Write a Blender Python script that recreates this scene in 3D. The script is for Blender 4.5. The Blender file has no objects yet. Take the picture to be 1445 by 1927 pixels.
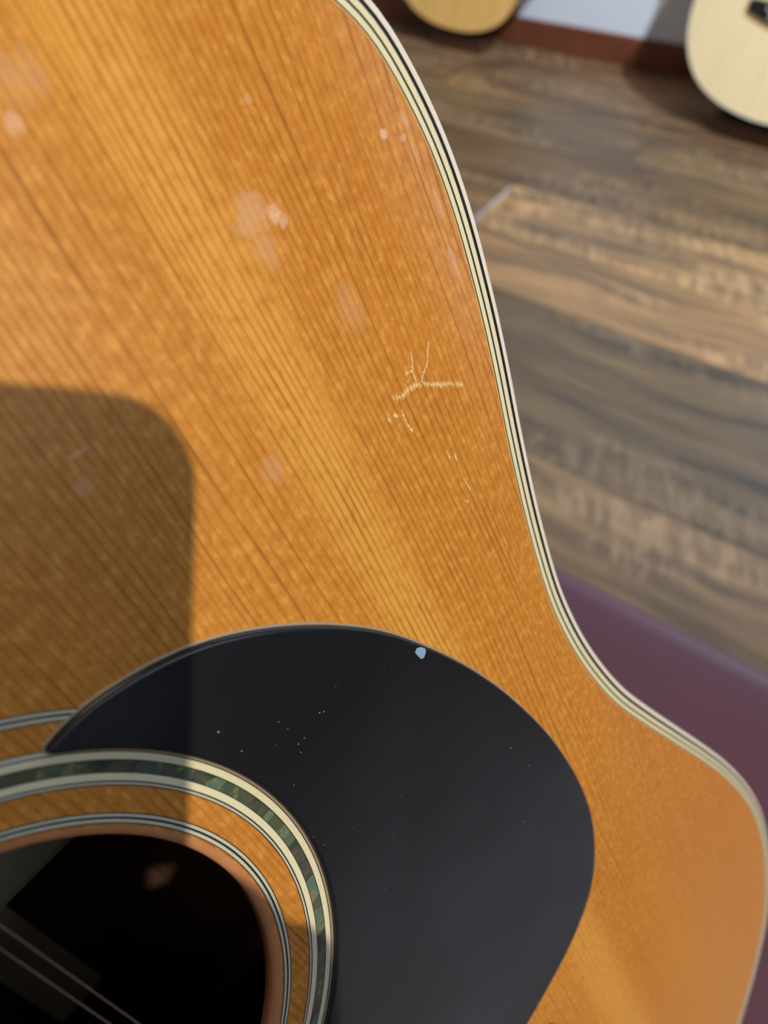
import bpy, bmesh, math, random
from mathutils import Vector, Matrix

# ------------------------------------------------------------------ camera
SC = bpy.context.scene
COL = SC.collection
CAM_H = 0.91
RX = Vector((0.8044093, -0.4230170, 0.4171118))      # rows: camera axes -> world axes
RY = Vector((0.5879838, 0.6672035, -0.4572904))
RZ = Vector((-0.0848568, 0.6131036, 0.7854319))
CAM_R = Matrix((RX, RY, RZ))
cd = bpy.data.cameras.new('camera')
cam = bpy.data.objects.new('camera', cd)
COL.objects.link(cam)
cam.matrix_world = Matrix.Translation((0, 0, CAM_H)) @ CAM_R.to_4x4()
cd.sensor_fit = 'VERTICAL'
cd.sensor_height = 36.0
cd.sensor_width = 36.0 * 1445 / 1927
cd.lens = 1448.0 / 1927.0 * 36.0
cd.clip_start = 0.001
cd.clip_end = 60
cd.dof.use_dof = True
cd.dof.focus_distance = 0.147
cd.dof.aperture_fstop = 13.5
SC.camera = cam

# ------------------------------------------------------------------ world, exposure
W = bpy.data.worlds.new('world'); SC.world = W
W.use_nodes = True
bg = W.node_tree.nodes['Background']
bg.inputs[0].default_value = (0.75, 0.85, 1.0, 1)
bg.inputs[1].default_value = 0.3
SC.view_settings.view_transform = 'Standard'
SC.view_settings.look = 'None'
SC.view_settings.gamma = 1
SC.view_settings.use_curve_mapping = False
SC.view_settings.exposure = 0.0

KEY_DIR = (CAM_R @ Vector((0.345, -0.015, 0.94))).normalized()
KEY_POS = Vector((0, 0, CAM_H)) + KEY_DIR * 2.25
KEY_W = 160.0
WASH_W = 540.0
FILL_PANEL_E = 6.0
FILL_WINDOW_E = 1.6

R = random.Random(7)


# ------------------------------------------------------------------ helpers
def link(o, parent=None):
    COL.objects.link(o)
    if parent is not None:
        o.parent = parent
    return o


def tag(o, label=None, cat=None, group=None, kind=None):
    if label: o['label'] = label
    if cat: o['category'] = cat
    if group: o['group'] = group
    if kind: o['kind'] = kind
    return o


def obj(name, bm, m, parent=None, smooth=False):
    me = bpy.data.meshes.new(name)
    bmesh.ops.recalc_face_normals(bm, faces=bm.faces[:])
    bm.to_mesh(me); bm.free()
    if m is not None: me.materials.append(m)
    if smooth:
        for p in me.polygons: p.use_smooth = True
    return link(bpy.data.objects.new(name, me), parent)


def empty(name, M):
    o = bpy.data.objects.new(name, None)
    o.empty_display_size = 0.05
    link(o)
    o.matrix_world = M
    return o


def box(bm, c, s, bevel=0.0, seg=2, M=None):
    g = bmesh.ops.create_cube(bm, size=1.0)
    vs = g['verts']
    for v in vs:
        v.co = Vector((v.co.x * s[0], v.co.y * s[1], v.co.z * s[2]))
    if bevel > 0:
        es = list({e for v in vs for e in v.link_edges})
        r = bmesh.ops.bevel(bm, geom=es, offset=bevel, segments=seg, profile=0.5, affect='EDGES')
        vs = list({v for f in r['faces'] for v in f.verts} | {v for v in vs if v.is_valid})
        # include every vertex connected to these
        seen = set(vs); st = list(vs)
        while st:
            v = st.pop()
            for e in v.link_edges:
                w = e.other_vert(v)
                if w not in seen: seen.add(w); st.append(w)
        vs = list(seen)
    T = Matrix.Translation(c)
    for v in vs:
        v.co = (M @ v.co if M else v.co)
        v.co = v.co + Vector(c)
    return vs


def tube(bm, pts, r, n=8, caps=True):
    pts = [Vector(p) for p in pts]
    rs = r if isinstance(r, (list, tuple)) else [r] * len(pts)
    rings = []
    for i, p in enumerate(pts):
        a = pts[max(i - 1, 0)]; b = pts[min(i + 1, len(pts) - 1)]
        t = (b - a).normalized()
        ref = Vector((0, 0, 1)) if abs(t.z) < 0.9 else Vector((1, 0, 0))
        u = t.cross(ref).normalized(); v = t.cross(u)
        rings.append([bm.verts.new(p + (u * math.cos(2 * math.pi * k / n) + v * math.sin(2 * math.pi * k / n)) * rs[i]) for k in range(n)])
    for a, b in zip(rings, rings[1:]):
        for k in range(n):
            bm.faces.new((a[k], a[(k + 1) % n], b[(k + 1) % n], b[k]))
    if caps:
        bm.faces.new(rings[0]); bm.faces.new(list(reversed(rings[-1])))


def loft(bm, loops, closed=True, cap0=False, cap1=False):
    rings = [[bm.verts.new(p) for p in L] for L in loops]
    n = len(rings[0])
    for a, b in zip(rings, rings[1:]):
        for k in range(n if closed else n - 1):
            bm.faces.new((a[k], a[(k + 1) % n], b[(k + 1) % n], b[k]))
    if cap0: bm.faces.new(rings[0])
    if cap1: bm.faces.new(rings[-1])
    return rings


def spline(P, per=10, closed=False):
    P = [Vector((p[0], p[1])) for p in P]
    n = len(P); out = []
    rng = range(n) if closed else range(n - 1)
    for i in rng:
        p1 = P[i]; p2 = P[(i + 1) % n]
        p0 = P[(i - 1) % n] if closed or i > 0 else p1 * 2 - p2
        p3 = P[(i + 2) % n] if closed or i + 2 < n else p2 * 2 - p1
        # centripetal Catmull-Rom
        t0 = 0; t1 = t0 + max((p1 - p0).length, 1e-6) ** .5
        t2 = t1 + max((p2 - p1).length, 1e-6) ** .5; t3 = t2 + max((p3 - p2).length, 1e-6) ** .5
        for k in range(per):
            t = t1 + (t2 - t1) * k / per
            A1 = (p0 * (t1 - t) + p1 * (t - t0)) / (t1 - t0)
            A2 = (p1 * (t2 - t) + p2 * (t - t1)) / (t2 - t1)
            A3 = (p2 * (t3 - t) + p3 * (t - t2)) / (t3 - t2)
            B1 = (A1 * (t2 - t) + A2 * (t - t0)) / (t2 - t0)
            B2 = (A2 * (t3 - t) + A3 * (t - t1)) / (t3 - t1)
            out.append((B1 * (t2 - t) + B2 * (t - t1)) / (t2 - t1))
    if not closed: out.append(P[-1])
    return out


def resample(P, n, closed=True):
    Q = P + [P[0]] if closed else P
    d = [0]
    for a, b in zip(Q, Q[1:]): d.append(d[-1] + (b - a).length)
    out = []; j = 0
    m = n if closed else n - 1
    for i in range(n):
        s = d[-1] * i / m
        while j < len(Q) - 2 and d[j + 1] < s: j += 1
        f = (s - d[j]) / max(d[j + 1] - d[j], 1e-9)
        out.append(Q[j].lerp(Q[j + 1], min(max(f, 0), 1)))
    return out


def relax(P, it):
    for _ in range(it):
        n = len(P)
        P = [P[i] * .5 + (P[i - 1] + P[(i + 1) % n]) * .25 for i in range(n)]
    return P


def offset(P, d):
    """move a closed loop inwards by d (loop runs so that the inside lies on its left or right: found by area)"""
    n = len(P)
    A = sum(P[i].x * P[(i + 1) % n].y - P[(i + 1) % n].x * P[i].y for i in range(n))
    s = 1 if A > 0 else -1
    out = []
    for i in range(n):
        t = (P[(i + 1) % n] - P[i - 1]).normalized()
        out.append(P[i] + Vector((-t.y, t.x)) * s * d)
    return out


# ------------------------------------------------------------------ node material helper
class NM:
    def __init__(self, name, rough=0.5, coat=0.0, coat_r=0.05, metal=0.0, spec=0.5, color=(1, 1, 1)):
        self.m = bpy.data.materials.new(name); self.m.use_nodes = True
        self.t = self.m.node_tree; self.N = self.t.nodes; self.L = self.t.links
        self.b = self.N['Principled BSDF']
        self.b.inputs['Roughness'].default_value = rough
        self.b.inputs['Coat Weight'].default_value = coat
        self.b.inputs['Coat Roughness'].default_value = coat_r
        self.b.inputs['Metallic'].default_value = metal
        self.b.inputs['Specular IOR Level'].default_value = spec
        self.b.inputs['Base Color'].default_value = (*color, 1)

    def _in(self, sock, v):
        if hasattr(v, 'bl_idname') or isinstance(v, bpy.types.NodeSocket): self.L.new(v, sock)
        elif isinstance(v, (tuple, list)):
            sock.default_value = tuple(v) if len(v) == len(sock.default_value) else (*v, 1)
        else: sock.default_value = v

    def math(self, op, a, b=0.0, c=None, clamp=False):
        n = self.N.new('ShaderNodeMath'); n.operation = op; n.use_clamp = clamp
        self._in(n.inputs[0], a); self._in(n.inputs[1], b)
        if c is not None: self._in(n.inputs[2], c)
        return n.outputs[0]

    def coord(self, out='Object'):
        return self.N.new('ShaderNodeTexCoord').outputs[out]

    def mapping(self, v, scale=(1, 1, 1), loc=(0, 0, 0), rot=(0, 0, 0)):
        n = self.N.new('ShaderNodeMapping')
        self.L.new(v, n.inputs['Vector']); n.inputs['Scale'].default_value = scale
        n.inputs['Rotation'].default_value = rot
        self._in(n.inputs['Location'], loc)
        return n.outputs[0]

    def noise(self, v, scale=5, detail=2, rough=.5, dist=0.0):
        n = self.N.new('ShaderNodeTexNoise')
        self.L.new(v, n.inputs['Vector']); n.inputs['Scale'].default_value = scale
        n.inputs['Detail'].default_value = detail; n.inputs['Roughness'].default_value = rough
        n.inputs['Distortion'].default_value = dist
        return n.outputs[0]

    def sep(self, v):
        n = self.N.new('ShaderNodeSeparateXYZ'); self.L.new(v, n.inputs[0]); return n.outputs

    def comb(self, x, y, z=0.0):
        n = self.N.new('ShaderNodeCombineXYZ')
        for i, k in enumerate((x, y, z)): self._in(n.inputs[i], k)
        return n.outputs[0]

    def rng(self, v, a, b, c=0.0, d=1.0, smooth=False):
        n = self.N.new('ShaderNodeMapRange')
        if smooth: n.interpolation_type = 'SMOOTHSTEP'
        self._in(n.inputs[0], v)
        for i, k in enumerate((a, b, c, d)): self._in(n.inputs[i + 1], k)
        return n.outputs[0]

    def mix(self, f, a, b, mode='MIX'):
        n = self.N.new('ShaderNodeMix'); n.data_type = 'RGBA'; n.blend_type = mode
        self._in(n.inputs[0], f); self._in(n.inputs[6], a); self._in(n.inputs[7], b)
        return n.outputs[2]

    def ramp(self, v, stops):
        n = self.N.new('ShaderNodeValToRGB'); self.L.new(v, n.inputs[0])
        e = n.color_ramp.elements
        while len(e) < len(stops): e.new(0.5)
        for k, (p, c) in zip(e, stops): k.position = p; k.color = (*c, 1)
        return n.outputs[0]

    def color(self, c): self._in(self.b.inputs['Base Color'], c)

    def bump(self, h, dist=.001, strength=.3, coat=False):
        n = self.N.new('ShaderNodeBump'); n.inputs['Distance'].default_value = dist
        n.inputs['Strength'].default_value = strength; self.L.new(h, n.inputs['Height'])
        self.L.new(n.outputs[0], self.b.inputs['Normal'])
        if coat: self.L.new(n.outputs[0], self.b.inputs['Coat Normal'])

    def emit(self, c, s):
        self.b.inputs['Emission Color'].default_value = (*c, 1); self.b.inputs['Emission Strength'].default_value = s


def simple(name, c, rough=.5, coat=0., metal=0., var=.08, scale=30, spec=.5, coat_r=.05):
    m = NM(name, rough, coat, coat_r, metal, spec)
    n = m.noise(m.coord(), scale, 3)
    lo = tuple(k * (1 - var) for k in c); hi = tuple(min(1, k * (1 + var)) for k in c)
    m.color(m.mix(n, lo, hi))
    return m.m


TAIL = 330.0            # mm from the sound hole's centre to the tail, along the body


def V(x, y, h=0.0):     # mm in the guitar's plane (x to the treble side, y towards the tail, h above the top) -> local metres
    return Vector((x / 1000, (TAIL - y) / 1000, h / 1000))


# ------------------------------------------------------------------ materials
def spruce_material():
    m = NM('aged_spruce', rough=.45, coat=.05, coat_r=.2, spec=.22)
    co = m.coord(); s = m.sep(co); x, y = s[0], s[1]
    warp = m.noise(m.comb(m.math('MULTIPLY', x, 30), m.math('MULTIPLY', y, 5)), 1.0, 2)
    warp2 = m.noise(m.comb(m.math('MULTIPLY', x, 260), m.math('MULTIPLY', y, 12)), 1.0, 1)
    xm = m.math('ADD', x, m.math('MULTIPLY', warp, .012))
    xm = m.math('ADD', xm, m.math('MULTIPLY', warp2, .0010))
    g = m.math('MULTIPLY', xm, 1000 / 1.42)
    fr = m.math('FRACT', g)
    cell = m.math('FLOOR', g)
    wn = m.N.new('ShaderNodeTexWhiteNoise'); wn.noise_dimensions = '1D'; m.L.new(cell, wn.inputs['W'])
    # late wood: slow darkening, then a sharp end
    a = m.rng(fr, .40, .74, 0, 1, True)
    b = m.rng(fr, .78, .93, 1, 0, True)
    line = m.math('MULTIPLY', a, b)
    patch = m.noise(m.comb(m.math('MULTIPLY', x, 120), m.math('MULTIPLY', y, 45)), 1.0, 2)
    st = m.math('MULTIPLY', m.rng(wn.outputs[0], 0, 1, .35, 1.0), m.rng(patch, .3, .7, .40, 1.05))
    line = m.math('MULTIPLY', line, st)
    band = m.noise(m.comb(m.math('MULTIPLY', x, 38), m.math('MULTIPLY', y, 2.2)), 1.0, 2)
    blot = m.noise(m.comb(m.math('MULTIPLY', x, 40), m.math('MULTIPLY', y, 26)), 1.0, 3)
    base = m.mix(m.rng(band, .3, .7), (.62, .262, .040), (.74, .352, .062))
    base = m.mix(m.rng(blot, .35, .70, 0, .45), base, (.60, .232, .040))
    # a paler strip of wood running with the grain
    d = m.math('ABSOLUTE', m.math('SUBTRACT', m.math('ADD', x, m.math('MULTIPLY', m.math('SUBTRACT', warp, .5), .012)), .1005))
    base = m.mix(m.rng(d, .0015, .011, .62, 0, True), base, (.90, .50, .105))
    edge = m.rng(x, .118, .150, 0, .55, True)
    base = m.mix(edge, base, (.60, .245, .052))
    pk = m.math('MULTIPLY', m.rng(x, .132, .146, 0, .38, True), m.rng(y, .355, .385, .25, 1, True))
    base = m.mix(pk, base, (.78, .44, .24))
    lf = m.rng(m.math('ADD', x, m.math('MULTIPLY', blot, .02)), .104, .084, 0, .55, True)
    lf = m.math('MULTIPLY', lf, m.rng(y, .395, .425, .12, 1, True))
    base = m.mix(lf, base, (.74, .40, .135))
    low = m.rng(y, .20, .03, 0, .6, True)       # pinker lower bout, hazy reflection put into the wood colour
    base = m.mix(low, base, (.71, .365, .145))
    # silk flecks across the grain
    fl = m.noise(m.comb(m.math('MULTIPLY', x, 560), m.math('MULTIPLY', y, 380)), 1.0, 2, .6)
    base = m.mix(m.math('MULTIPLY', m.rng(fl, .50, .72, 0, .50), m.rng(y, .10, .24, .3, 1)), base, (.95, .52, .14))
    base = m.mix(m.math('MULTIPLY', m.rng(fl, .47, .30, 0, .34), m.rng(y, .10, .24, .3, 1)), base, (.42, .155, .022))
    fade = m.rng(y, .10, .24, .18, 1.0)
    base = m.mix(m.math('MULTIPLY', m.math('MULTIPLY', line, .72), fade), base, (.27, .090, .012))
    # dull spots and bruises of the lacquer: (x, y along the top in mm, half sizes, strength)
    tot = None; bright = None
    for (cx, cy, rx, ry, k) in [(109.6, -88.0, 3.0, 3.6, .42), (109.2, -83.0, 2.2, 3.2, .30), (113.3, -86.6, 1.5, 1.5, .9), (114.2, -85.1, 1.0, 1.0, .6),
                                (139.2, -87.4, .9, .8, .9), (144.4, -87.4, 1.1, 1.5, .45), (144.2, -83, .8, 3, .3), (143.0, -85.2, .9, .6, .5), (145.2, -72.5, .8, 3.6, .4), (143.9, -61.5, .9, 4.2, .40),
                                (117.5, -101.2, 1.0, .9, .38), (86.0, -110.6, 1.3, 1.3, .6), (89.9, -114.5, 3.5, 3.0, .25),
                                (68.9, -75.2, 1.6, .5, .45), (67.0, -71.0, 1.4, 1.5, .32), (92.0, -54.5, 2.4, 2.6, .25), (118.7, -67.8, 2.6, 4.2, .22),
                                (171.8, 214, .9, 1.1, .5), (166, 213, .5, 3.0, .22)]:
        dx = m.math('DIVIDE', m.math('SUBTRACT', x, cx / 1000), rx / 1000)
        dy = m.math('DIVIDE', m.math('SUBTRACT', y, (TAIL - cy) / 1000), ry / 1000)
        r2 = m.math('ADD', m.math('MULTIPLY', dx, dx), m.math('MULTIPLY', dy, dy))
        r2 = m.math('ADD', r2, m.math('MULTIPLY', m.math('SUBTRACT', fl, .5), 4.5))
        v = m.rng(r2, 1.35, .1, 0, k * .85, True)
        tot = v if tot is None else m.math('MAXIMUM', tot, v)
    base = m.mix(tot, base, (.92, .66, .50))
    m.color(base)
    m.L.new(m.rng(tot, 0, 1, .42, .62), m.b.inputs['Roughness'])
    wav = m.noise(m.comb(m.math('MULTIPLY', x, 90), m.math('MULTIPLY', y, 30)), 1.0, 2)
    m.bump(m.math('ADD', m.math('MULTIPLY', line, -.35), wav), .00025, .35, coat=False)
    return m.m


def abalone_material():
    m = NM('abalone', rough=.25, coat=.6, coat_r=.08)
    co = m.mapping(m.coord(), (1, 1, 1))
    v = m.N.new('ShaderNodeTexVoronoi'); v.inputs['Scale'].default_value = 1
    m.L.new(m.mapping(co, (150, 330, 1), rot=(0, 0, .5)), v.inputs['Vector'])
    v.feature = 'SMOOTH_F1'; v.inputs['Smoothness'].default_value = .25
    n = m.noise(co, 300, 3, .6, 1.0)
    s = m.sep(v.outputs['Color'])
    k = m.math('ADD', m.math('MULTIPLY', s[0], .5), m.math('MULTIPLY', n, .5))
    c = m.ramp(k, [(0.0, (.02, .035, .03)), (.32, (.05, .085, .07)), (.46, (.12, .13, .095)), (.56, (.07, .13, .115)), (.64, (.26, .28, .12)), (.70, (.10, .24, .21)), (.78, (.15, .15, .10)), (.88, (.62, .72, .60))])
    m.color(c)
    return m.m


def plank_material():
    m = NM('wood_vinyl', rough=.42, coat=.12, coat_r=.3)
    oi = m.N.new('ShaderNodeObjectInfo')
    rnd = m.math('MULTIPLY', oi.outputs['Random'], 40)
    co = m.coord(); s = m.sep(co)
    x = m.math('ADD', s[0], rnd); y = s[1]
    yw = m.math('ADD', y, m.math('MULTIPLY', m.noise(m.comb(m.math('MULTIPLY', x, 3.0), m.math('MULTIPLY', y, 4.0), rnd), 1.0, 2), .10))
    st = m.noise(m.comb(m.math('MULTIPLY', x, 2.2), m.math('MULTIPLY', yw, 26), rnd), 1.0, 5, .62)
    st2 = m.noise(m.comb(m.math('MULTIPLY', x, 9), m.math('MULTIPLY', yw, 90), rnd), 1.0, 3, .6)
    ms = m.noise(m.comb(m.math('MULTIPLY', x, 2.4), m.math('MULTIPLY', y, 9.0), rnd), 1.0, 2)
    rp = m.noise(m.comb(m.math('MULTIPLY', m.math('ADD', x, m.math('MULTIPLY', y, .45)), 62), m.math('MULTIPLY', y, 17), rnd), 1.0, 3, .5, .8)
    c = m.mix(m.rng(st, .33, .68, 0, 1), (.056, .038, .026), (.25, .152, .072))
    c = m.mix(m.rng(st2, .3, .7, 0, .30), c, (.080, .057, .039))
    rf = m.math('MULTIPLY', m.rng(ms, .45, .60, 0, 1, True), m.rng(rp, .42, .60, 0, 1, True))
    c = m.mix(m.math('MULTIPLY', rf, .38), c, (.38, .255, .145))
    c = m.mix(1.0, c, oi.outputs['Color'], 'MULTIPLY')
    m.color(c)
    m.bump(st2, .0008, .25)
    return m.m


M = {}
M['spruce'] = spruce_material()
M['abalone'] = abalone_material()
M['plank'] = plank_material()
M['cream'] = simple('cream_binding', (.92, .96, .74), .32, .5, var=.03, scale=60)
M['white'] = simple('white_binding', (.95, .99, .97), .30, .5, var=.02, scale=60)
M['ringwhite'] = simple('white_fibre', (.68, .76, .68), .45, .3, var=.04, scale=200)
M['black'] = simple('black_fibre', (.012, .014, .020), .35, .3, var=.2, scale=200)
M['amber'] = simple('amber_lacquer', (.86, .62, .26), .3, .5, var=.04)
M['rosewood'] = simple('dark_rosewood', (.055, .022, .012), .35, .5, var=.35, scale=50)
M['mahogany'] = simple('inner_mahogany', (.045, .022, .016), .75, var=.3, scale=40)
M['rawspruce'] = simple('raw_spruce', (.42, .41, .29), .8, var=.12, scale=60)
M['endgrain'] = simple('spruce_edge', (.62, .30, .15), .45, .3, var=.14, scale=260)
M['ebony'] = simple('ebony', (.016, .013, .012), .4, var=.3, scale=120)
M['steel'] = simple('string_steel', (.55, .55, .60), .3, metal=1.0, var=.05, scale=300)
M['bronze'] = simple('wound_bronze', (.60, .38, .18), .35, metal=1.0, var=.1, scale=400)
M['nickel'] = simple('nickel_hardware', (.62, .62, .62), .22, metal=1.0, var=.04)
M['bone'] = simple('bone', (.80, .76, .62), .4, var=.03)


def guard_material():
    m = NM('black_pickguard', rough=.26, coat=0, spec=.5)
    co = m.coord()
    n = m.noise(co, 40, 3)
    haze = m.noise(co, 22, 2)
    m.color(m.mix(n, (.009, .012, .018), (.013, .017, .024)))
    s = m.sep(co)
    room_reflection = m.math('MULTIPLY', m.rng(m.math('ADD', s[1], m.math('MULTIPLY', haze, .06)), .36, .25, 0, 1, True), m.rng(m.noise(co, 55, 3), .2, .75, .65, 1))  # mask for a painted room reflection, not wear: bluish towards the tail
    m.color(m.mix(room_reflection, m.mix(n, (.009, .012, .018), (.013, .017, .024)), (.034, .056, .078)))
    m.L.new(m.rng(haze, .35, .70, .20, .40), m.b.inputs['Roughness'])
    fine = m.noise(co, 2500, 2)
    m.bump(fine, .00002, .15)
    return m.m


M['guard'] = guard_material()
M['speck'] = simple('pale_dust', (.55, .60, .62), .6)
M['bluechip'] = simple('blue_chip', (.28, .50, .85), .4, var=.15, scale=900)
M['torn'] = simple('bare_torn_wood', (.98, .74, .42), .7, var=.15, scale=900)


def vinyl_material():
    m = NM('maroon_vinyl', rough=.38, coat=.35, coat_r=.22)
    co = m.coord()
    n = m.noise(co, 6, 3)
    m.color(m.mix(n, (.108, .041, .078), (.125, .050, .090)))
    v = m.N.new('ShaderNodeTexVoronoi'); v.feature = 'DISTANCE_TO_EDGE'; m.L.new(co, v.inputs['Vector']); v.inputs['Scale'].default_value = 520
    m.bump(m.math('MINIMUM', v.outputs['Distance'], .3), .0006, .25)
    return m.m


M['vinyl'] = vinyl_material()
M['wall'] = simple('white_paint', (.69, .76, .87), .75, var=.02, scale=8)  # white wall, blue tint of the cool light mixed into its colour
M['ceiling'] = simple('ceiling_paint', (.80, .80, .78), .85, var=.02, scale=8)
M['panelwall'] = simple('taupe_paint', (.22, .20, .18), .8, var=.05, scale=8)
M['skirting'] = simple('mahogany_skirting', (.15, .045, .022), .45, .2, var=.3, scale=14)
M['subfloor'] = simple('floor_gap', (.40, .43, .52), .7, var=.05)  # pale blue-grey stands in for light reflected off the plank ends
M['blackmetal'] = simple('black_metal', (.02, .02, .02), .4, var=.1)
M['rubber'] = simple('black_rubber', (.025, .025, .025), .8, var=.1)
M['darkwood'] = simple('dark_wood_frame', (.06, .028, .016), .4, .3, var=.3, scale=25)


def satin_top(name, c1, c2):
    m = NM(name, rough=.5, coat=.15, coat_r=.3)
    s = m.sep(m.coord())
    n = m.noise(m.comb(m.math('MULTIPLY', s[0], 60), m.math('MULTIPLY', s[1], 2)), 1.0, 3)
    m.color(m.mix(m.rng(n, .3, .7), c1, c2))
    return m.m


M['goldtop'] = satin_top('golden_spruce', (.74, .42, .125), (.88, .56, .19))
M['paletop'] = satin_top('pale_spruce', (.90, .72, .42), (.97, .80, .50))
M['sidewood'] = simple('brown_side_wood', (.05, .022, .012), .4, .3, var=.3, scale=20)

# ------------------------------------------------------------------ the room
BACK_Y = 2.06
XL, XR, YF, ZC = -2.9, 2.5, -2.3, 2.72


def slab(name, c, s, m, kind='structure', parent=None, bevel=0):
    bm = bmesh.new(); box(bm, c, s, bevel)
    o = obj(name, bm, m, parent)
    if parent is None: tag(o, kind=kind)
    return o


floor = slab('floor', ((XL + XR) / 2, (YF + BACK_Y) / 2, -.032), (XR - XL + .3, BACK_Y - YF + .3, .05), M['subfloor'])
slab('ceiling', ((XL + XR) / 2, (YF + BACK_Y) / 2, ZC + .05), (XR - XL + .3, BACK_Y - YF + .3, .1), M['ceiling'])
slab('wall_back', ((XL + XR) / 2, BACK_Y + .05, ZC / 2), (XR - XL + .3, .1, ZC), M['wall'])
slab('wall_front', ((XL + XR) / 2, YF - .05, ZC / 2), (XR - XL + .3, .1, ZC), M['panelwall'])
slab('wall_left', (XL - .05, (YF + BACK_Y) / 2, ZC / 2), (.1, BACK_Y - YF, ZC), M['wall'])
# right wall with an opening for the added window
WY0, WY1, WZ0, WZ1 = -.35, 1.25, .95, 2.15
bm = bmesh.new()
box(bm, (XR + .05, (YF + WY0) / 2, ZC / 2), (.1, WY0 - YF, ZC))
box(bm, (XR + .05, (WY1 + BACK_Y) / 2, ZC / 2), (.1, BACK_Y - WY1, ZC))
box(bm, (XR + .05, (WY0 + WY1) / 2, WZ0 / 2), (.1, WY1 - WY0, WZ0))
box(bm, (XR + .05, (WY0 + WY1) / 2, (WZ1 + ZC) / 2), (.1, WY1 - WY0, ZC - WZ1))
tag(obj('wall_right', bm, M['panelwall']), kind='structure')
bm = bmesh.new()
cy, cz = (WY0 + WY1) / 2, (WZ0 + WZ1) / 2
for a in (WY0 + .025, cy, WY1 - .025): box(bm, (XR + .05, a, cz), (.07, .05, WZ1 - WZ0))
for a in (WZ0 + .025, WZ1 - .025): box(bm, (XR + .05, cy, a), (.068, WY1 - WY0, .05))
fill_win = tag(obj('window_1', bm, M['bone']), kind='structure')  # window added out of view for cool light and reflections
dl = NM('daylit_glass', rough=.1); dl.emit((.72, .86, 1.0), FILL_WINDOW_E)
for y0, y1 in ((WY0 + .05, cy - .025), (cy + .025, WY1 - .05)):
    bm = bmesh.new(); box(bm, (XR + .055, (y0 + y1) / 2, cz), (.008, y1 - y0, WZ1 - WZ0 - .1)); obj('pane', bm, dl.m, fill_win)
# skirting boards
bm = bmesh.new(); box(bm, ((XL + XR) / 2, BACK_Y - .006, .034), (XR - XL, .013, .068), .003)
tag(obj('baseboard_back', bm, M['skirting']), kind='structure')
bm = bmesh.new(); box(bm, (XR - .006, (YF + BACK_Y) / 2, .034), (.013, BACK_Y - YF - .03, .068), .003)
tag(obj('baseboard_right', bm, M['skirting']), kind='structure')
bm = bmesh.new(); box(bm, (XL + .006, (YF + BACK_Y) / 2, .034), (.013, BACK_Y - YF - .03, .068), .003)
tag(obj('baseboard_left', bm, M['skirting']), kind='structure')

# floor planks, laid parallel to the back wall
PW = .1685
edges = [1.083 + PW * k for k in range(-21, 7)]
TONE = {1.925: (1.25, 1.1, 1.05), 1.757: (1.15, 1.06, 1.0), 1.589: (.88, .90, .92), 1.420: (.78, .74, .70), 1.252: (1.8, 1.65, 1.38), 1.083: (1.65, 1.48, 1.25),
        .914: (.58, .60, .60), .746: (.55, .57, .58), .577: (1.05, 1.05, 1.03), .409: (1.25, 1.15, 1.08), .240: (1.35, 1.25, 1.2)}
PL = 1.22
shift = 0
for i, y0 in enumerate(edges):
    y1 = min(y0 + PW, BACK_Y - .004)
    if y1 - y0 < .02 or y0 < YF: continue
    tone = next((v for k, v in TONE.items() if abs(k - y0) < .01), None)
    x0 = XL + .01 - R.random() * .9
    if abs(y0 - 1.252) < .01: x0 = -.787 - 2 * PL
    cuts = []
    while x0 < XR - .01:
        a = max(x0, XL + .005); b = min(x0 + PL, XR - .005)
        if b - a > .03: cuts.append((a, b))
        x0 += PL
    for a, b in cuts:
        bm = bmesh.new()
        gx = .0015
        if abs(y0 - 1.252) < .01 and abs(a + .787) < .01: a += .006  # wider gap, so the painted bevel reflection shows
        box(bm, (0, 0, -.0035), (b - a - gx * 2, y1 - y0 - .0008, .007), .0009, 1)
        o = obj('plank', bm, M['plank'], floor)
        o.location = ((a + b) / 2, (y0 + y1) / 2, 0)
        t = tone or (R.uniform(.9, 1.5),) * 3
        if abs(y0 - 1.252) < .01 and b < -.7: t = (1.05, .92, .78)
        k = R.uniform(.95, 1.05)
        o.color = (t[0] * k, t[1] * k, t[2] * k, 1)

# added ceiling panels, unseen, for ambient fill
diff = NM('light_diffuser', rough=.6); diff.emit((1.0, .75, .48), FILL_PANEL_E)
for (x, y, lb) in ((-.5, .6, 'square ceiling panel light nearer the back wall'), (.6, -1.3, 'square ceiling panel light nearer the front wall')):
    t = empty('ceiling_light', Matrix.Translation((x, y, ZC)))
    tag(t, lb, 'ceiling light', 'square ceiling panel lights')
    bm = bmesh.new()
    for sx in (-1, 1): box(bm, (sx * .3, 0, -.015), (.03, .63, .03))
    for sy in (-1, 1): box(bm, (0, sy * .3, -.015), (.57, .03, .03))
    obj('frame', bm, M['bone'], t)
    bm = bmesh.new(); box(bm, (0, 0, -.010), (.57, .57, .012)); obj('diffuser', bm, diff.m, t)

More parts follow.
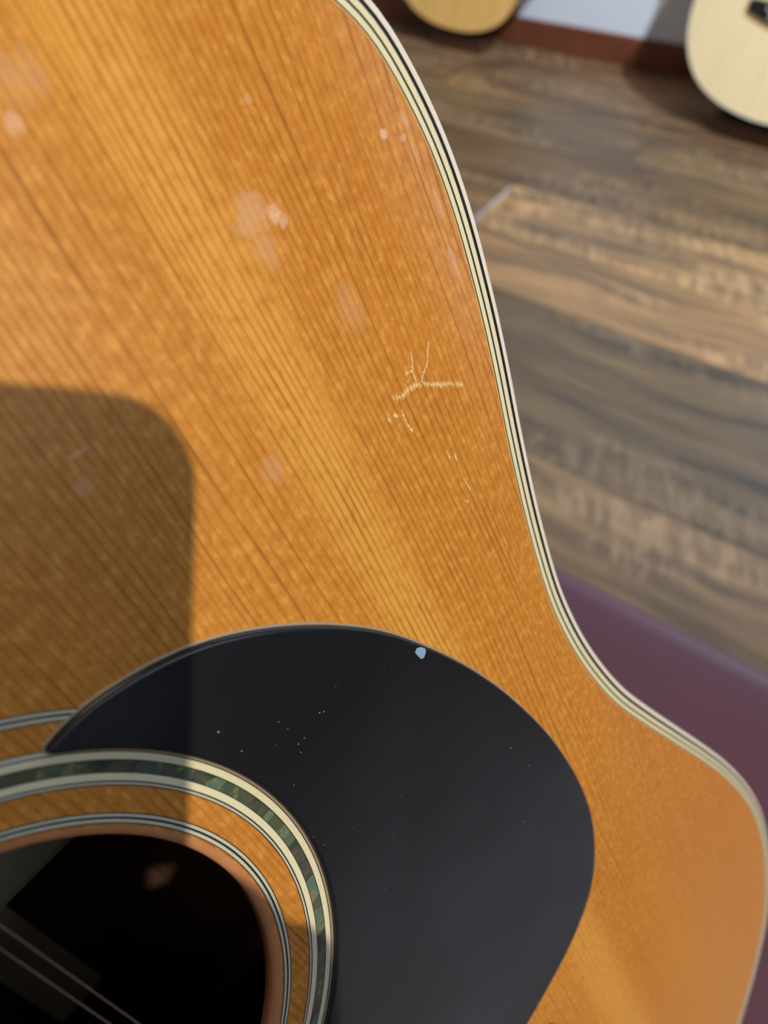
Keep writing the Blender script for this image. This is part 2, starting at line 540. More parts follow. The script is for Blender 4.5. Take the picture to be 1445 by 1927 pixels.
# warm spotlight on the ceiling: key light
t = empty('ceiling_spotlight', Matrix.Translation((KEY_POS.x, KEY_POS.y, ZC)))
tag(t, 'small black ceiling spotlight with warm lamp aimed at the leaning guitar', 'spotlight')
lp = KEY_POS - Vector((KEY_POS.x, KEY_POS.y, ZC))
bm = bmesh.new(); tube(bm, [(0, 0, 0), (0, 0, -.02)], .045, 20); obj('ceiling_rose', bm, M['blackmetal'], t)
bm = bmesh.new(); tube(bm, [(0, 0, -.02), lp + KEY_DIR * .05], .006, 8); obj('stem', bm, M['blackmetal'], t)
bm = bmesh.new(); tube(bm, [lp - KEY_DIR * .012, lp + KEY_DIR * .09], [.045, .035], 20, caps=False)
tube(bm, [lp + KEY_DIR * .088, lp + KEY_DIR * .094], .035, 20); obj('lamp_housing', bm, M['blackmetal'], t, True)
ld = bpy.data.lights.new('lamp', 'SPOT'); ld.energy = KEY_W; ld.color = (1.0, .80, .55)
ld.spot_size = math.radians(85); ld.spot_blend = .7; ld.shadow_soft_size = .017
lo = bpy.data.objects.new('lamp', ld); link(lo, t)
lo.location = lp
lo.rotation_euler = KEY_DIR.to_track_quat('Z', 'Y').to_euler()

# added cool spotlight, out of view, standing in for daylight on the back wall
WP = Vector((1.15, .55, 2.56)); WD = (WP - Vector((-.85, 2.05, .35))).normalized()
t = empty('ceiling_spotlight', Matrix.Translation((WP.x, WP.y, ZC)))  # the added cool spotlight, out of view
tag(t, 'black ceiling spotlight with cool lamp turned to the back wall', 'spotlight')
lp = WP - Vector((WP.x, WP.y, ZC))
bm = bmesh.new(); tube(bm, [(0, 0, 0), (0, 0, -.02)], .045, 20); obj('ceiling_rose', bm, M['blackmetal'], t)  # rose, stem and housing of the added spotlight
bm = bmesh.new(); tube(bm, [(0, 0, -.02), lp + WD * .05], .006, 8); obj('stem', bm, M['blackmetal'], t)
bm = bmesh.new(); tube(bm, [lp - WD * .012, lp + WD * .09], [.055, .04], 20, caps=False)
tube(bm, [lp + WD * .088, lp + WD * .094], .04, 20); obj('lamp_housing', bm, M['blackmetal'], t, True)
ld = bpy.data.lights.new('lamp', 'SPOT'); ld.energy = WASH_W; ld.color = (.74, .87, 1.0)
ld.spot_size = math.radians(72); ld.spot_blend = .6; ld.shadow_soft_size = .04
lo = bpy.data.objects.new('lamp', ld); link(lo, t)
lo.location = lp
lo.rotation_euler = WD.to_track_quat('Z', 'Y').to_euler()

# ------------------------------------------------------------------ the twelve-string guitar
wW = Vector((0.0684237, 0.9976513, -0.0031659)); gW = Vector((0.4093463, -0.0309686, -0.9118534)); nW = Vector((0.9098098, -0.0610964, 0.4105038))
C0 = Vector((-.0518689, -.0434680, -.1397016 + CAM_H))
GM = Matrix((wW, -gW, nW)).transposed().to_4x4()
GM.translation = C0 + gW * TAIL / 1000
gt = empty('acoustic_guitar', GM)
tag(gt, 'worn orange-topped twelve-string acoustic guitar with black pickguard, standing on the maroon bench', 'guitar')

OUT = [(147.3, -104.4), (149.6, -98.5), (151.4, -91.0), (152.6, -83.5), (153.0, -77.0), (152.9, -69.0), (152.2, -60.8), (151.3, -53.6), (150.4, -47.0), (149.4, -41.6), (148.5, -36.6), (146.9, -29.3), (145.9, -24.3), (143.8, -12.8), (142.2, -2.6), (141.0, 8.1), (140.3, 16.4), (140.4, 25.3), (141.4, 36.0), (143.6, 48.1), (148.4, 65.3), (155.5, 82.7), (165.1, 104.4), (176.2, 129.5), (184.5, 149.9), (191.6, 171.5), (195.8, 190.0), (197.4, 205.4), (196.9, 221.0), (193.2, 240.2), (184.9, 261.4), (176.3, 272.3), (165.2, 282.3), (152.9, 291.2)]
HALF = [(0, -149), (40, -147.5), (75, -143), (105, -135), (126, -125), (139, -115)] + OUT + [(140, 298.5), (120, 308), (90, 318.5), (50, 327), (0, 330)]
FULL = HALF[1:-1]
loop = [HALF[0]] + FULL + [HALF[-1]] + [(-a, b) for a, b in reversed(FULL)]
NB = 480
OUTL = relax(resample(spline(loop, 8, True), NB), 3)


def at(P, h): return [V(p.x, p.y, h) for p in P]


# soundboard (radial quads between the sound hole and the outline)
HOLE_R = 46.9
ang = [math.atan2(p.y, p.x) for p in OUTL]


def circ(r, h): return [V(r * math.cos(a), r * math.sin(a), h) for a in ang]


inn = offset(OUTL, 2.0)
bm = bmesh.new()
loft(bm, [circ(HOLE_R + 1.75, 0), circ(60, 0)] +
     [[V(60 * math.cos(a) * (1 - t) + p.x * t, 60 * math.sin(a) * (1 - t) + p.y * t, 0) for a, p in zip(ang, inn)] for t in (.33, .66, 1)])
sb = obj('soundboard', bm, M['spruce'], gt, True)
bm = bmesh.new()
loft(bm, [circ(HOLE_R + 1.75, 0), circ(HOLE_R + 1.2, -.06), circ(HOLE_R + .65, -.25), circ(HOLE_R + .2, -.6), circ(HOLE_R, -1.1), circ(HOLE_R, -3.0), circ(HOLE_R + 6, -3.0), at(inn, -3.0)])
obj('soundhole_edge', bm, M['endgrain'], gt, True)


# strips of the binding, from the edge inwards
def strip(name, d0, d1, m, top=.05, bottom=-2.5, label=None, taper=0.0):
    a = offset(OUTL, d0); b = offset(OUTL, d1)
    bm = bmesh.new()
    if taper:
        e = offset(OUTL, d0 + taper)
        L = [at(a, bottom), at(a, top - taper), at(offset(OUTL, d0 + taper * .3), top - taper * .3), at(e, top), at(b, top), at(b, -1.0)]
    else:
        L = [at(a, -1.0), at(a, top), at(b, top), at(b, -1.0)]
    loft(bm, L)
    o = obj(name, bm, m, gt, False)
    if label: o['label'] = label
    return o


strip('binding', 0.0, 1.32, M['white'], bottom=-7, taper=.55, label='outer white plastic binding')
strip('purfling_strip', 1.32, 2.10, M['black'], label='wide black purfling line')
strip('purfling_strip', 2.10, 3.22, M['cream'], label='cream purfling line')
strip('purfling_strip', 3.22, 3.66, M['black'], label='black purfling line')
strip('purfling_strip', 3.66, 4.68, M['cream'], label='cream purfling line')
strip('purfling_strip', 4.68, 4.96, M['black'], label='thin black purfling line')
strip('purfling_strip', 4.96, 5.22, M['amber'], label='amber lacquer line')

# sides, back, inside
bm = bmesh.new()
loft(bm, [at(offset(OUTL, .0), -7), at(OUTL, -101)]); obj('side', bm, M['rosewood'], gt, True)
bm = bmesh.new()
loft(bm, [at(offset(OUTL, 2.2), -3.0), at(offset(OUTL, 2.2), -100.4)]); obj('inner_side', bm, M['mahogany'], gt, True)
bm = bmesh.new()
loft(bm, [at(offset(OUTL, 2.2), -100.4), at([p * .5 for p in OUTL], -100.4)], cap1=True)
obj('inner_back', bm, M['mahogany'], gt)
bm = bmesh.new()
loft(bm, [at(OUTL, -101), at(offset(OUTL, 1.5), -103), at([p * .5 for p in OUTL], -104)], cap1=True)
obj('back', bm, M['rosewood'], gt)
bm = bmesh.new(); box(bm, V(-4.5, 62, -99.2), (.015, .052, .002), .0004); obj('centre_strip', bm, M['rawspruce'], gt)
bm = bmesh.new(); box(bm, V(-4.5, -70, -99.2), (.015, .180, .002), .0004); obj('centre_strip', bm, M['rawspruce'], gt)
bm = bmesh.new(); box(bm, V(0, 28, -94), (.26, .017, .012), .003); obj('back_brace', bm, M['rawspruce'], gt)
bm = bmesh.new(); box(bm, V(0, 130, -94), (.27, .017, .012), .003); obj('back_brace', bm, M['mahogany'], gt)


# rosette rings
def ring(name, r0, r1, m, h=.05, a0=0.0, a1=2 * math.pi, n=360, label=None):
    bm = bmesh.new()
    full = abs(a1 - a0 - 2 * math.pi) < 1e-6
    k = n if full else n + 1
    A = [a0 + (a1 - a0) * i / n for i in range(k)]
    L = [[V(r * math.cos(a), r * math.sin(a), z) for a in A] for r, z in ((r0, -.3), (r0, h), (r1, h), (r1, -.3))]
    loft(bm, L, closed=full)
    o = obj(name, bm, m, gt)
    if label: o['label'] = label
    return o


def group3(r, w=1.75):
    e = [0, .18, .42, .60, .84, 1.0]
    e = [0, .11, .40, .62, .89, 1.0]
    for i in range(5):
        ring('purfling_ring', r + w * e[i], r + w * e[i + 1], M['black'] if i % 2 == 0 else M['ringwhite'], .05 + (.003 if i % 2 == 0 else 0),
             label='black ring around the sound hole' if i % 2 == 0 else 'white ring around the sound hole')


group3(49.05, 1.68)
group3(65.05, 1.70)
ring('purfling_ring', 54.85, 55.03, M['black'])
ring('purfling_ring', 55.03, 55.36, M['ringwhite'])
ring('purfling_ring', 55.36, 55.62, M['black'])
ring('rosette_band', 55.62, 56.75, M['cream'], label='inner cream band of the rosette')
ring('purfling_ring', 56.75, 56.90, M['black'])
ring('abalone_inlay', 56.90, 58.68, M['abalone'], label='green and grey abalone shell inlay')
ring('purfling_ring', 58.68, 58.85, M['black'])
ring('rosette_band', 58.85, 59.98, M['cream'], label='outer cream band of the rosette')
ring('purfling_ring', 59.98, 60.2, M['black'])
ring('purfling_ring', 60.2, 60.85, M['ringwhite'])
ring('purfling_ring', 60.85, 61.0, M['black'])

# pickguard
GU = [(40.8, -45.4), (44.8, -46.0), (49.1, -45.9), (54.4, -44.9), (59.2, -43.5), (65.0, -41.1), (70.3, -38.0), (76.7, -33.2), (84.4, -26.0), (91.6, -17.6), (96.0, -11.2), (100.0, -4.1), (104.0, 3.8), (107.9, 12.6), (111.8, 23.0), (114.9, 33.3), (118.1, 46.2), (119.9, 56.6), (121.1, 68.6), (121.2, 80.0), (120.0, 89.5), (117.3, 98.2), (113.4, 105.4), (109.7, 109.7), (104.6, 113.2), (98.7, 115.9), (92.2, 117.6), (84.9, 118.7), (77.6, 119.4), (70, 119.6), (60, 118.5), (50, 113), (41, 104), (34, 94), (29, 84), (26, 76), (23.6, 66), (22.0, 57.5)]
outer = spline(GU, 8)
a_end = math.atan2(57.0, 22.3); a_st = math.atan2(-44.6, 41.0)
RG = 60.55
arc = [Vector((RG * math.cos(a_end + (a_st - a_end) * i / 160), RG * math.sin(a_end + (a_st - a_end) * i / 160))) for i in range(161)]
P = resample(outer, 320, False)[:-1] + arc[:-1]
P = relax(P, 1)
bm = bmesh.new()
lo_, mid, top_ = at(P, .0), at(offset(P, .22), .9), at(offset(P, .75), 1.15)
rings_ = loft(bm, [lo_, at(offset(P, .08), .7), mid, at(offset(P, .45), 1.08), top_])
bmesh.ops.triangle_fill(bm, use_beauty=True, use_dissolve=False, edges=[e for e in bm.edges if len(e.link_faces) == 1 and all(v in set(rings_[-1]) for v in e.verts)])
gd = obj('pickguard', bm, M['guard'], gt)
bm = bmesh.new()  # pale edge strip, the bevel's reflection put into its colour
loft(bm, [at(offset(P, -.42), 0.0), at(offset(P, -.38), .06), at(offset(P, -.02), .22), at(offset(P, .05), .0)])
obj('glue_line', bm, simple('dried_lacquer_edge', (.40, .34, .27), .35, .3, var=.1, scale=300), gd)['label'] = 'pale lacquer line along the pickguard edge'
# dust on the pickguard, and one painted pale blue lamp reflection
bm = bmesh.new()
for (x, y, r) in [(60.0, -26.3, .26), (60.9, -20.0, .20), (68.4, -9.8, .16), (75.2, -12.9, .18), (75.9, -12.3, .16), (68.9, -11.6, .16), (64.0, -5.7, .15), (70.4, -11.5, .14), (69.1, -15.9, .15),
                  (60.9, 6.8, .14), (61.6, 10.5, .14), (107.0, 39.1, .24), (109.4, 49.3, .2), (100.9, 61.3, .2), (102.2, 50.4, .16), (68.5, -18.5, .14)] + [(R.uniform(62, 105), R.uniform(-20, 60), R.uniform(.05, .10)) for _ in range(40)]:
    r *= .6
    a = R.random() * 3
    for k in range(1):
        vs = [bm.verts.new(V(x + r * math.cos(a + i * 1.047) * (1.5 if i % 3 else .8), y + r * math.sin(a + i * 1.047), 1.19)) for i in range(6)]
        c = bm.verts.new(V(x, y, 1.19 + r * .6))
        for i in range(6): bm.faces.new((vs[i], vs[(i + 1) % 6], c))
tag(obj('dust_specks', bm, M['speck'], gd), kind='stuff')
bm = bmesh.new()
ch = [(97.5, -4.9), (98.3, -5.3), (99.3, -4.5), (99.9, -3.3), (99.6, -2.6), (98.7, -2.0), (98.0, -2.3), (97.7, -3.4)]  # lamp reflection in a dent, painted as a pale blue facet
vs = [bm.verts.new(V(x, y, 1.18)) for x, y in ch]
c = bm.verts.new(V(98.7, -3.6, 1.30))
for i in range(8): bm.faces.new((vs[i], vs[(i + 1) % 8], c))
obj('chip', bm, M['bluechip'], gd)['label'] = 'small pale blue chip near the pickguard edge'


# scratches: short torn fibres along a path
def scratch(paths, label):
    bm = bmesh.new()
    for pts, wd, ln, dens in paths:
        Q = [Vector(p) for p in pts]
        d = [0]
        for a, b in zip(Q, Q[1:]): d.append(d[-1] + (b - a).length)
        n = max(2, int(d[-1] * dens * 1.25))
        for i in range(n):
            s = d[-1] * (i + R.random() * .7) / n
            j = 0
            while j < len(Q) - 2 and d[j + 1] < s: j += 1
            p = Q[j].lerp(Q[j + 1], (s - d[j]) / max(d[j + 1] - d[j], 1e-6))
            t = (Q[j + 1] - Q[j]).normalized()
            across = abs(t.x)
            l = ln * R.uniform(.6, 1.15); w_ = wd * 1.25 * R.uniform(.5, 1.2)
            if ln > 1.0 or across > .6: ax = Vector((R.uniform(-.25, .05), 1)).normalized()
            else: ax = t
            bx = Vector((-ax.y, ax.x))
            c = p + Vector((R.uniform(-.1, .1), R.uniform(-.15, .15)))
            v = [bm.verts.new(V(*(c + ax * l * .5), .02)), bm.verts.new(V(*(c + bx * w_ * .5), .02)), bm.verts.new(V(*(c - ax * l * .5), .02)), bm.verts.new(V(*(c - bx * w_ * .5), .02))]
            u = bm.verts.new(V(c.x, c.y, .07))
            for k in range(4): bm.faces.new((v[k], v[(k + 1) % 4], u))
    o = obj('scratch', bm, M['torn'], sb)
    o['label'] = label
    return o


scratch([([(119.0, -49.6), (120.3, -48.8), (122.5, -48.9), (124.5, -48.6), (126.7, -47.4), (129.9, -45.2), (132.5, -43.7), (135.2, -41.5)], .30, 1.6, 1.9),
         ([(126.6, -54.0), (126.1, -52.6), (125.3, -51.0), (125.1, -49.0)], .22, .9, 3.2),
         ([(131.3, -53.4), (130.0, -51.7), (128.8, -50.1), (127.4, -49.3), (126.0, -48.3)], .20, .9, 3.2),
         ([(123.5, -51.7), (125.3, -51.2)], .35, .9, 2.5),
         ([(122.1, -49.7), (122.9, -50.3), (124.0, -50.3)], .12, .6, 3.0),
         ([(117.4, -46.8), (118.5, -46.3)], .5, 1.3, 2.5), ([(119.5, -46.4), (119.3, -45.2), (119.4, -43.6), (119.9, -41.6)], .35, 1.1, 2.4),
         ([(115.9, -47.1), (116.8, -46.4)], .25, 1.0, 2.0)], 'pale branching scratch')
scratch([([(125.2, -32.9), (125.2, -31.3)], .25, .9, 3.0), ([(126.6, -31.4), (126.5, -29.5)], .38, 1.0, 2.8), ([(126.4, -29.5), (126.3, -26.7), (126.5, -23.7)], .13, 1.1, 2.4),
         ([(126.5, -23.9), (126.7, -22.1)], .4, 1.0, 2.6), ([(125.1, -25.2), (125.1, -24.0)], .18, .9, 2.0), ([(124.3, -21.3), (125.2, -20.4)], .25, 1.1, 2.4)], 'thin pale scratch running with the grain')

# bridge, saddle, pins
BY = 145.0
bm = bmesh.new()
bp = [(-78, -12), (-60, -14), (-45, -15), (45, -15), (60, -14), (78, -12), (79.5, -8), (79.5, 6), (78, 10), (60, 13), (30, 18), (0, 19), (-30, 18), (-60, 13), (-78, 10), (-79.5, 6), (-79.5, -8)]
bl = [Vector((a, BY + b)) for a, b in bp]
loft(bm, [at(bl, 0), at(bl, 3.0), at([Vector((p.x * .97, BY + (p.y - BY) * .93)) for p in bl], 4.0), at([Vector((p.x * .62, BY + (p.y - BY) * .85)) for p in bl], 8.0)], cap0=True, cap1=True)
br = obj('bridge', bm, M['ebony'], gt)
bm = bmesh.new(); box(bm, V(0, BY - 5, 9.6), (.074, .003, .006), .0008); obj('saddle', bm, M['bone'], br)
SX0 = 25.5
courses = [SX0 - 1.02 - i * (2 * (SX0 - 1.02) / 5) for i in range(6)]
for ci, cx in enumerate(courses):
    for sgn in (1, -1):
        bm = bmesh.new(); p = V(cx + sgn * 1.0, BY + (4 if sgn > 0 else 10), 8.0)
        tube(bm, [p, p + Vector((0, 0, .0035))], [.0025, .003], 10); obj('bridge_pin', bm, M['ebony'], br)
# strings
NUT = -505.0
for ci, cx in enumerate(courses):
    for sgn in (1, -1):
        x0 = cx + sgn * 1.02
        x1 = (20.0 - ci * 8.0) + sgn * .9
        r = [.000125, .00018, .00022, .00033, .00045, .00062][ci] * (1 if sgn > 0 or ci < 2 else .6)
        ys = [BY + (4 if sgn > 0 else 10), BY - 5, NUT, NUT - 12]
        hh = [8.5, 12.9, 8.0, 6.8]
        # height passes 9-10 mm over the hole
        bm = bmesh.new()
        hh[1] = 10.2; hh[0] = 8.6
        tube(bm, [V(x0, ys[0], hh[0]), V(x0, ys[1], hh[1] + 2.4), V(x0 + (x1 - x0) * .27, BY - 5 - .27 * (BY - 5 - NUT), 9.0), V(x1, ys[2], hh[2]), V(x1, ys[3], hh[3])], r, 8)
        o = obj('string', bm, M['steel'] if ci < 2 or sgn < 0 else M['bronze'], gt, True)

# neck, fingerboard, headstock
fb = [Vector((-28.5, -56)), Vector((28.5, -56)), Vector((23.5, NUT)), Vector((-23.5, NUT))]
bm = bmesh.new(); loft(bm, [at(fb, .0), at(fb, 6.0)], cap0=True, cap1=True)
fo = obj('fingerboard', bm, M['ebony'], gt)
for k in range(1, 21):
    d = 650 * (1 - 2 ** (-k / 12)); y = NUT + d
    if y > -60: break
    hw = 23.5 + (28.5 - 23.5) * d / (-56 - NUT)
    bm = bmesh.new(); box(bm, V(0, y, 6.4), (2 * hw / 1000, .0022, .0012), .0004, 1); obj('fret', bm, M['nickel'], fo)
bm = bmesh.new()
def neck_loop(y, hw, dep):
    return [V(hw * math.cos(a), y, -.0 - dep * math.sin(a)) for a in [math.pi * i / 12 for i in range(13)]]
loft(bm, [neck_loop(-149, 27, 60), neck_loop(-156, 27, 45), neck_loop(-180, 26.8, 22), neck_loop(-300, 25.5, 18), neck_loop(NUT, 23.5, 15)], cap0=True, cap1=True)
obj('neck', bm, M['mahogany'], gt, True)
bm = bmesh.new()
hp = [(-23.5, NUT), (23.5, NUT), (30, NUT - 18), (36, NUT - 45), (37, NUT - 215), (20, NUT - 222), (0, NUT - 216), (-20, NUT - 222), (-37, NUT - 215), (-36, NUT - 45), (-30, NUT - 18)]
hl = [Vector(p) for p in hp]
hz = lambda y, t: t - (NUT - y) * .24
loft(bm, [[V(p.x, p.y, hz(p.y, -15)) for p in hl], [V(p.x, p.y, hz(p.y, 0)) for p in hl]], cap0=True, cap1=True)
hs = obj('headstock', bm, M['mahogany'], gt)
bm = bmesh.new(); box(bm, V(0, NUT - 2.5, 4), (.047, .005, .009), .0008); obj('nut', bm, M['bone'], gt)
for sx in (-1, 1):
    for k in range(6):
        y = NUT - 55 - k * 27
        bm = bmesh.new()
        tube(bm, [V(sx * 24, y, hz(y, 0)), V(sx * 24, y, hz(y, 12))], .003, 10)
        tube(bm, [V(sx * 30, y, hz(y, -8)), V(sx * 48, y, hz(y, -8))], .002, 8)
        box(bm, V(sx * 54, y, hz(y, -8)), (.014, .016, .007), .002)
        obj('tuner', bm, M['nickel'], hs)

# ------------------------------------------------------------------ maroon bench under the guitar
bpy.context.view_layer.update()
zmin = 9
for o in gt.children:
    if o.name.startswith(('side', 'back', 'binding')) and o.type == 'MESH':
        for v in o.data.vertices:
            zmin = min(zmin, (GM @ v.co).z)
TOP = zmin - .0004
BEDGE = .318
bt = empty('bench', Matrix.Translation((.10, BEDGE - .21, 0)))
tag(bt, 'padded bench with smooth maroon vinyl cushion, under the standing guitar', 'bench')
bm = bmesh.new()
# cushion: rounded slab, slightly domed towards its edges
L = 1.3; D = .42; H_ = .085; rad = .022
prof = [(0, 0)]
def rrect(inset, z, n=8, r0=.05):
    out = []
    hx, hy = L / 2 - inset, D / 2 - inset
    r = max(r0 - inset * .3, .02)
    for cx, cy, s in ((hx - r, hy - r, 0), (-hx + r, hy - r, 1), (-hx + r, -hy + r, 2), (hx - r, -hy + r, 3)):
        for i in range(n + 1):
            a = math.pi / 2 * (s + i / n)
            out.append(Vector((cx + r * math.cos(a), cy + r * math.sin(a), z)))
    return out
loops = [rrect(.004, TOP - H_), rrect(0, TOP - H_ + .01)]
for i in range(9):
    a = math.pi / 2 * i / 8
    loops.append(rrect(rad * (1 - math.cos(a)), TOP - rad * .9 + rad * .8 * math.sin(a)))
loops += [rrect(.035, TOP - .0008), rrect(.06, TOP), rrect(.12, TOP)]
loft(bm, loops, cap0=True, cap1=True)
obj('cushion', bm, M['vinyl'], bt, True)
bm = bmesh.new()
tube(bm, [p for p in rrect(-.001, TOP - H_ + .012)] + [rrect(-.001, TOP - H_ + .012)[0]], .004, 8); obj('piping', bm, M['vinyl'], bt, True)
bm = bmesh.new()
for sy in (-1, 1): box(bm, (0, sy * .175, TOP - H_ - .03), (1.2, .03, .06), .003)
for sx in (-1, 1): box(bm, (sx * .585, 0, TOP - H_ - .03), (.03, .32, .0595), .003)
obj('frame', bm, M['darkwood'], bt)
for sx in (-1, 1):
    for sy in (-1, 1):
        bm = bmesh.new(); h = TOP - H_ - .002
        loft(bm, [[Vector((sx * .575 + a * w, sy * .165 + b * w, z)) for a, b in ((-1, -1), (1, -1), (1, 1), (-1, 1))] for z, w in ((0, .014), (h - .06, .022), (h, .022))], cap0=True, cap1=True)
        obj('leg', bm, M['darkwood'], bt)

# ------------------------------------------------------------------ phone taking the picture (its body shades the guitar)
pm = Matrix.Translation((0, 0, CAM_H)) @ CAM_R.to_4x4()
ph = empty('smartphone', pm @ Matrix.Translation((-.021, -.060, .004)))
tag(ph, 'black smartphone held up over the guitar, casting the rounded shadow', 'phone')
def rr(hx, hy, r, z, n=8):
    out = []
    for cx, cy, s in ((hx - r, hy - r, 0), (-hx + r, hy - r, 1), (-hx + r, -hy + r, 2), (hx - r, -hy + r, 3)):
        for i in range(n + 1):
            a = math.pi / 2 * (s + i / n); out.append(Vector((cx + r * math.cos(a), cy + r * math.sin(a), z)))
    return out
HX, HY = .036, .0735
bm = bmesh.new()
loft(bm, [rr(HX - .001, HY - .001, .011, 0), rr(HX, HY, .012, .001), rr(HX, HY, .012, .007), rr(HX - .001, HY - .001, .011, .008)], cap0=True, cap1=True)
obj('body', bm, M['blackmetal'], ph)
bm = bmesh.new(); loft(bm, [rr(HX - .003, HY - .003, .009, .0081), rr(HX - .003, HY - .003, .009, .0086)], cap0=True, cap1=True)
obj('screen', bm, simple('dark_glass', (.01, .01, .012), .08), ph)
for (lx, ly) in ((.021, .060), (.021, .041)):
    bm = bmesh.new()
    A = [2 * math.pi * i / 24 for i in range(24)]
    loft(bm, [[Vector((lx + r * math.cos(a), ly + r * math.sin(a), z)) for a in A] for r, z in ((.0075, 0.0002), (.0075, -.0015), (.0062, -.0015), (.0062, -.0005), (.0062, .0002))])
    obj('lens_ring', bm, M['nickel'], ph)


# ------------------------------------------------------------------ guitars by the back wall
def back_guitar(name, label, M0, top, bind, lean):
    t = empty(name, M0)
    tag(t, label, 'guitar')
    hp_ = [(0, 0), (40, 2), (75, 8), (105, 18), (130, 31), (152, 49), (172, 74), (187, 104), (195, 140), (197, 168), (193, 200), (180, 235), (163, 270), (149, 305), (142, 335), (143, 365), (148, 395), (152, 425), (149, 452), (138, 475), (115, 492), (80, 500), (40, 503), (0, 504)]
    full = hp_ + [(-a, b) for a, b in reversed(hp_[1:-1])]
    O = relax(resample(spline(full, 6, True), 200), 1)
    z3 = lambda Pn, h: [Vector((p.x / 1000, p.y / 1000, h / 1000)) for p in Pn]
    cy = 330
    bm = bmesh.new(); an = [math.atan2(p.y - cy, p.x) for p in O]
    loft(bm, [[Vector((.05 * math.cos(a), cy / 1000 + .05 * math.sin(a), z)) for a in an] for z in (-.003, 0)] + [z3(offset(O, 2.5), 0)])
    obj('soundboard', bm, top, t)
    bm = bmesh.new(); loft(bm, [z3(O, -6), z3(O, -.6), z3(offset(O, .6), 0.05), z3(offset(O, 2.6), 0.05), z3(offset(O, 2.6), -2)])
    obj('binding', bm, bind, t, False)
    bm = bmesh.new(); loft(bm, [z3(offset(O, .2), -3), z3(offset(O, .2), -104)], cap1=True); obj('side', bm, M['sidewood'], t, False)
    for r0, r1 in ((.0535, .056), (.061, .0625)):
        bm = bmesh.new(); A = [2 * math.pi * i / 60 for i in range(60)]
        loft(bm, [[Vector((r * math.cos(a), cy / 1000 + r * math.sin(a), z)) for a in A] for r, z in ((r0, 0), (r0, .0003), (r1, .0003), (r1, 0))])
        obj('rosette_ring', bm, M['black'], t)
    by = 187
    bm = bmesh.new()
    b_ = [Vector((a * 1.0, by - b)) for a, b in bp]
    b_ = [Vector((p.x, p.y)) for p in b_]
    ctr = Vector((0, by))
    loft(bm, [z3(b_, 0), z3(b_, 4), z3([ctr + (p - ctr) * .9 for p in b_], 8)], cap0=True, cap1=True)
    b = obj('bridge', bm, M['ebony'], t)
    bm = bmesh.new(); box(bm, (0, .192, .010), (.074, .003, .006), .0006); obj('saddle', bm, M['bone'], b)
    for k in range(6):
        bm = bmesh.new(); tube(bm, [(-.025 + .01 * k, .180, .007), (-.025 + .01 * k, .180, .011)], .0028, 10); obj('bridge_pin', bm, M['bone'], b)
    bm = bmesh.new()
    box(bm, (0, .675, .0), (.050, .35, .018), .004); obj('neck', bm, M['mahogany'], t)
    bm = bmesh.new(); box(bm, (0, .615, .0085), (.052, .465, .006), .001); f_ = obj('fingerboard', bm, M['ebony'], t)
    for k in range(1, 19):
        y = .848 - .65 * (1 - 2 ** (-k / 12))
        bm = bmesh.new(); box(bm, (0, y, .012), (.050, .002, .001)); obj('fret', bm, M['nickel'], f_)
    bm = bmesh.new(); loft(bm, [[Vector((a, y, z - (y - .848) * .22)) for a, y in ((-.022, .848), (.022, .848), (.034, .89), (.037, 1.04), (-.037, 1.04), (-.034, .89))] for z in (-.008, .008)], cap0=True, cap1=True)
    h_ = obj('headstock', bm, M['mahogany'], t)
    for k in range(6):
        x = (.017 - k * .0068); xs = -.025 + .01 * k
        bm = bmesh.new(); tube(bm, [(-xs, .187, .012), (-xs, .192, .0145), (x, .848, .0145), (x, .9, .001)], .0003 + .0001 * k, 6); obj('string', bm, M['steel'], t)
        sx = -1 if k < 3 else 1; yy = .91 + .04 * (k % 3)
        bm = bmesh.new(); tube(bm, [(sx * .02, yy, -.008), (sx * .02, yy, .006)], .003, 8); tube(bm, [(sx * .03, yy, -.02), (sx * .05, yy, -.02)], .002, 8); box(bm, (sx * .055, yy, -.02), (.014, .016, .007), .002)
        obj('tuner', bm, M['nickel'], h_)
    return t


def lean_matrix(x, y, z, yaw, roll, lean):
    # local x across, y up the body, z out of the top
    base = Matrix(((1, 0, 0), (0, 0, -1), (0, 1, 0))).to_4x4()      # y->+Z, z->-Y
    return Matrix.Translation((x, y, z)) @ Matrix.Rotation(yaw, 4, 'Z') @ Matrix.Rotation(-lean, 4, 'X') @ base @ Matrix.Rotation(roll, 4, 'Z')


def cradle(label, x, y, yaw, z):
    """low padded floor block that carries a guitar's tail; the guitar leans on the wall behind"""
    t = empty('guitar_rest', Matrix.Translation((x, y, 0)) @ Matrix.Rotation(yaw, 4, 'Z'))
    tag(t, label, 'guitar rest')
    bm = bmesh.new(); box(bm, (0, .058, (z - .014) / 2), (.16, .066, z - .014), .004); obj('base', bm, M['darkwood'], t)
    bm = bmesh.new(); box(bm, (0, .058, z - .0085), (.10, .060, .011), .004); obj('pad', bm, M['rubber'], t)


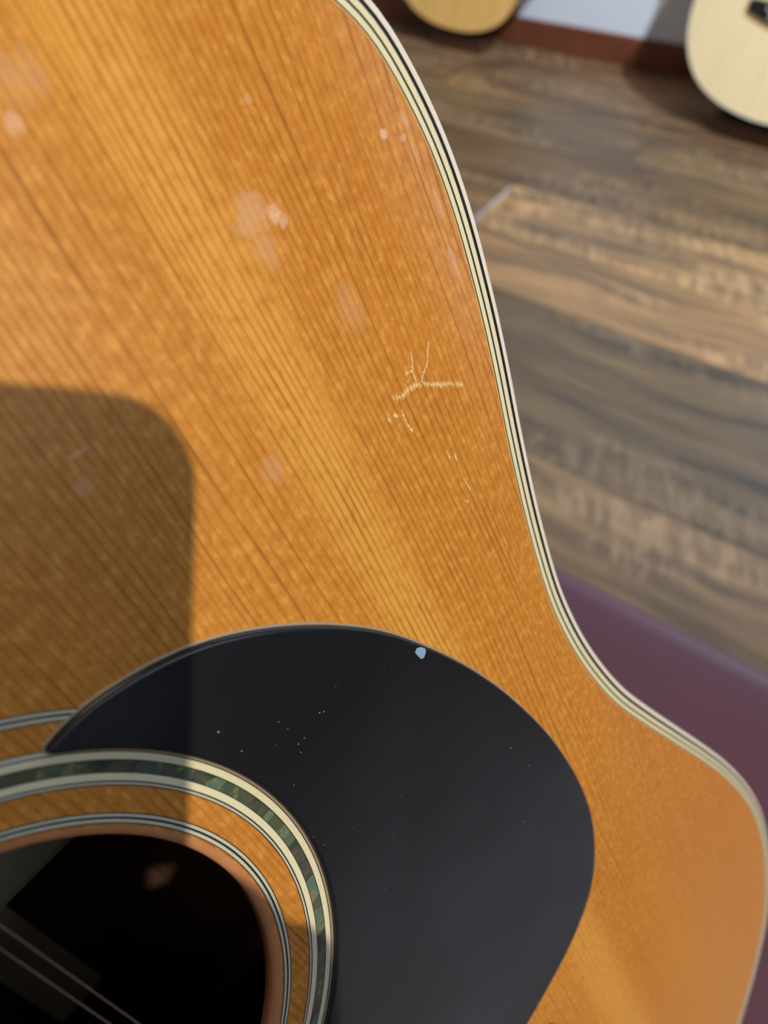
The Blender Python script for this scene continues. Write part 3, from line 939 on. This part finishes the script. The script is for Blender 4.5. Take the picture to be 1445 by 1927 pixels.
LG = dict(x=-1.268, y=1.925, z=.060, yaw=math.radians(2), roll=math.radians(-3), lean=math.radians(3))
back_guitar('acoustic_guitar', 'golden-topped acoustic guitar leaning on the back wall, left of the bare white wall', lean_matrix(LG['x'], LG['y'], LG['z'], LG['yaw'], LG['roll'], LG['lean']), M['goldtop'], M['black'], 0)
cradle('low wooden rest under the golden-topped guitar', LG['x'], LG['y'], LG['yaw'], .054)
RGt = dict(x=-.435, y=1.78, z=.066, yaw=math.radians(-10), roll=math.radians(-6), lean=math.radians(11))
back_guitar('acoustic_guitar', 'pale cream-topped acoustic guitar leaning on the back wall at the right', lean_matrix(RGt['x'], RGt['y'], RGt['z'], RGt['yaw'], RGt['roll'], RGt['lean']), M['paletop'], M['cream'], 0)
cradle('low wooden rest under the pale cream-topped guitar', RGt['x'], RGt['y'], RGt['yaw'], .050)

# ------------------------------------------------------------------ the hand that holds the phone
hd = empty('person', pm @ Matrix.Translation((.060, -.190, .050)))
tag(hd, 'right hand and dark-sleeved forearm holding the black smartphone above the guitar', 'person')
nodes = {}; order = []; em = []
def nd(k, p, r, par=None):
    nodes[k] = len(order); order.append((Vector((p[0] - 60, p[1] + 190, p[2] - 50)) / 1000, r / 1000))
    if par: em.append((nodes[par], nodes[k]))
nd('wrist', (64, -190, 50), 24)
nd('fore', (80, -240, 78), 27, 'wrist'); nd('fore2', (97, -300, 112), 31, 'fore')
nd('palm', (57, -155, 33), 27, 'wrist')
nd('palm2', (43, -125, 19), 19, 'palm')
F = {'index': [(34, -92, 5, 11), (34, -84, -6, 9), (18, -76, -11, 8), (-10, -73, -9, 7)],
     'middle': [(36, -110, 3, 11), (36, -103, -9, 9), (18, -96, -12, 8.2), (-14, -94, -9, 7)],
     'ring': [(42, -128, 4, 12), (38, -122, -8, 9), (18, -116, -12, 8), (-10, -114, -9, 6.8)],
     'little': [(52, -144, 9, 11), (43, -140, -6, 8), (22, -135, -11, 7), (2, -133, -9, 6)]}
for fk, L_ in F.items():
    par = 'palm2' if fk != 'little' else 'palm'
    for i, (x, y, z, r) in enumerate(L_):
        nd(fk + str(i), (x, y, z), r, par); par = fk + str(i)
par = 'palm'
for i, (x, y, z, r) in enumerate([(50, -122, 35, 14), (42, -94, 27, 11), (28, -69, 21, 9.3), (8, -58, 20, 8)]):
    nd('thumb' + str(i), (x, y, z), r, par); par = 'thumb' + str(i)
me = bpy.data.meshes.new('hand_mesh'); me.from_pydata([p for p, r in order], em, []); me.update()
ho = bpy.data.objects.new('hand', me); link(ho, hd)
sk = ho.modifiers.new('skin', 'SKIN'); ss = ho.modifiers.new('sub', 'SUBSURF'); ss.levels = 2; ss.render_levels = 2
sv = me.skin_vertices[0] if len(me.skin_vertices) else None
if sv is None:
    bpy.context.view_layer.objects.active = ho
    sv = me.attributes.new('skin_vertices', 'FLOAT', 'POINT') and None
if sv is not None:
    for i, (p, r) in enumerate(order):
        sv.data[i].radius = (r, r)
    sv.data[0].use_root = True
me.materials.append(simple('skin', (.62, .36, .25), .5, var=.06, scale=60))
bm = bmesh.new(); q_ = lambda x, y, z: Vector((x - 60, y + 190, z - 50)) / 1000
tube(bm, [q_(72, -217, 65), q_(80, -240, 78), q_(97, -300, 112), q_(112, -355, 145)], [.033, .036, .042, .047], 20)
obj('sleeve', bm, simple('dark_knit_sleeve', (.03, .032, .045), .9, var=.2, scale=300), hd, True)
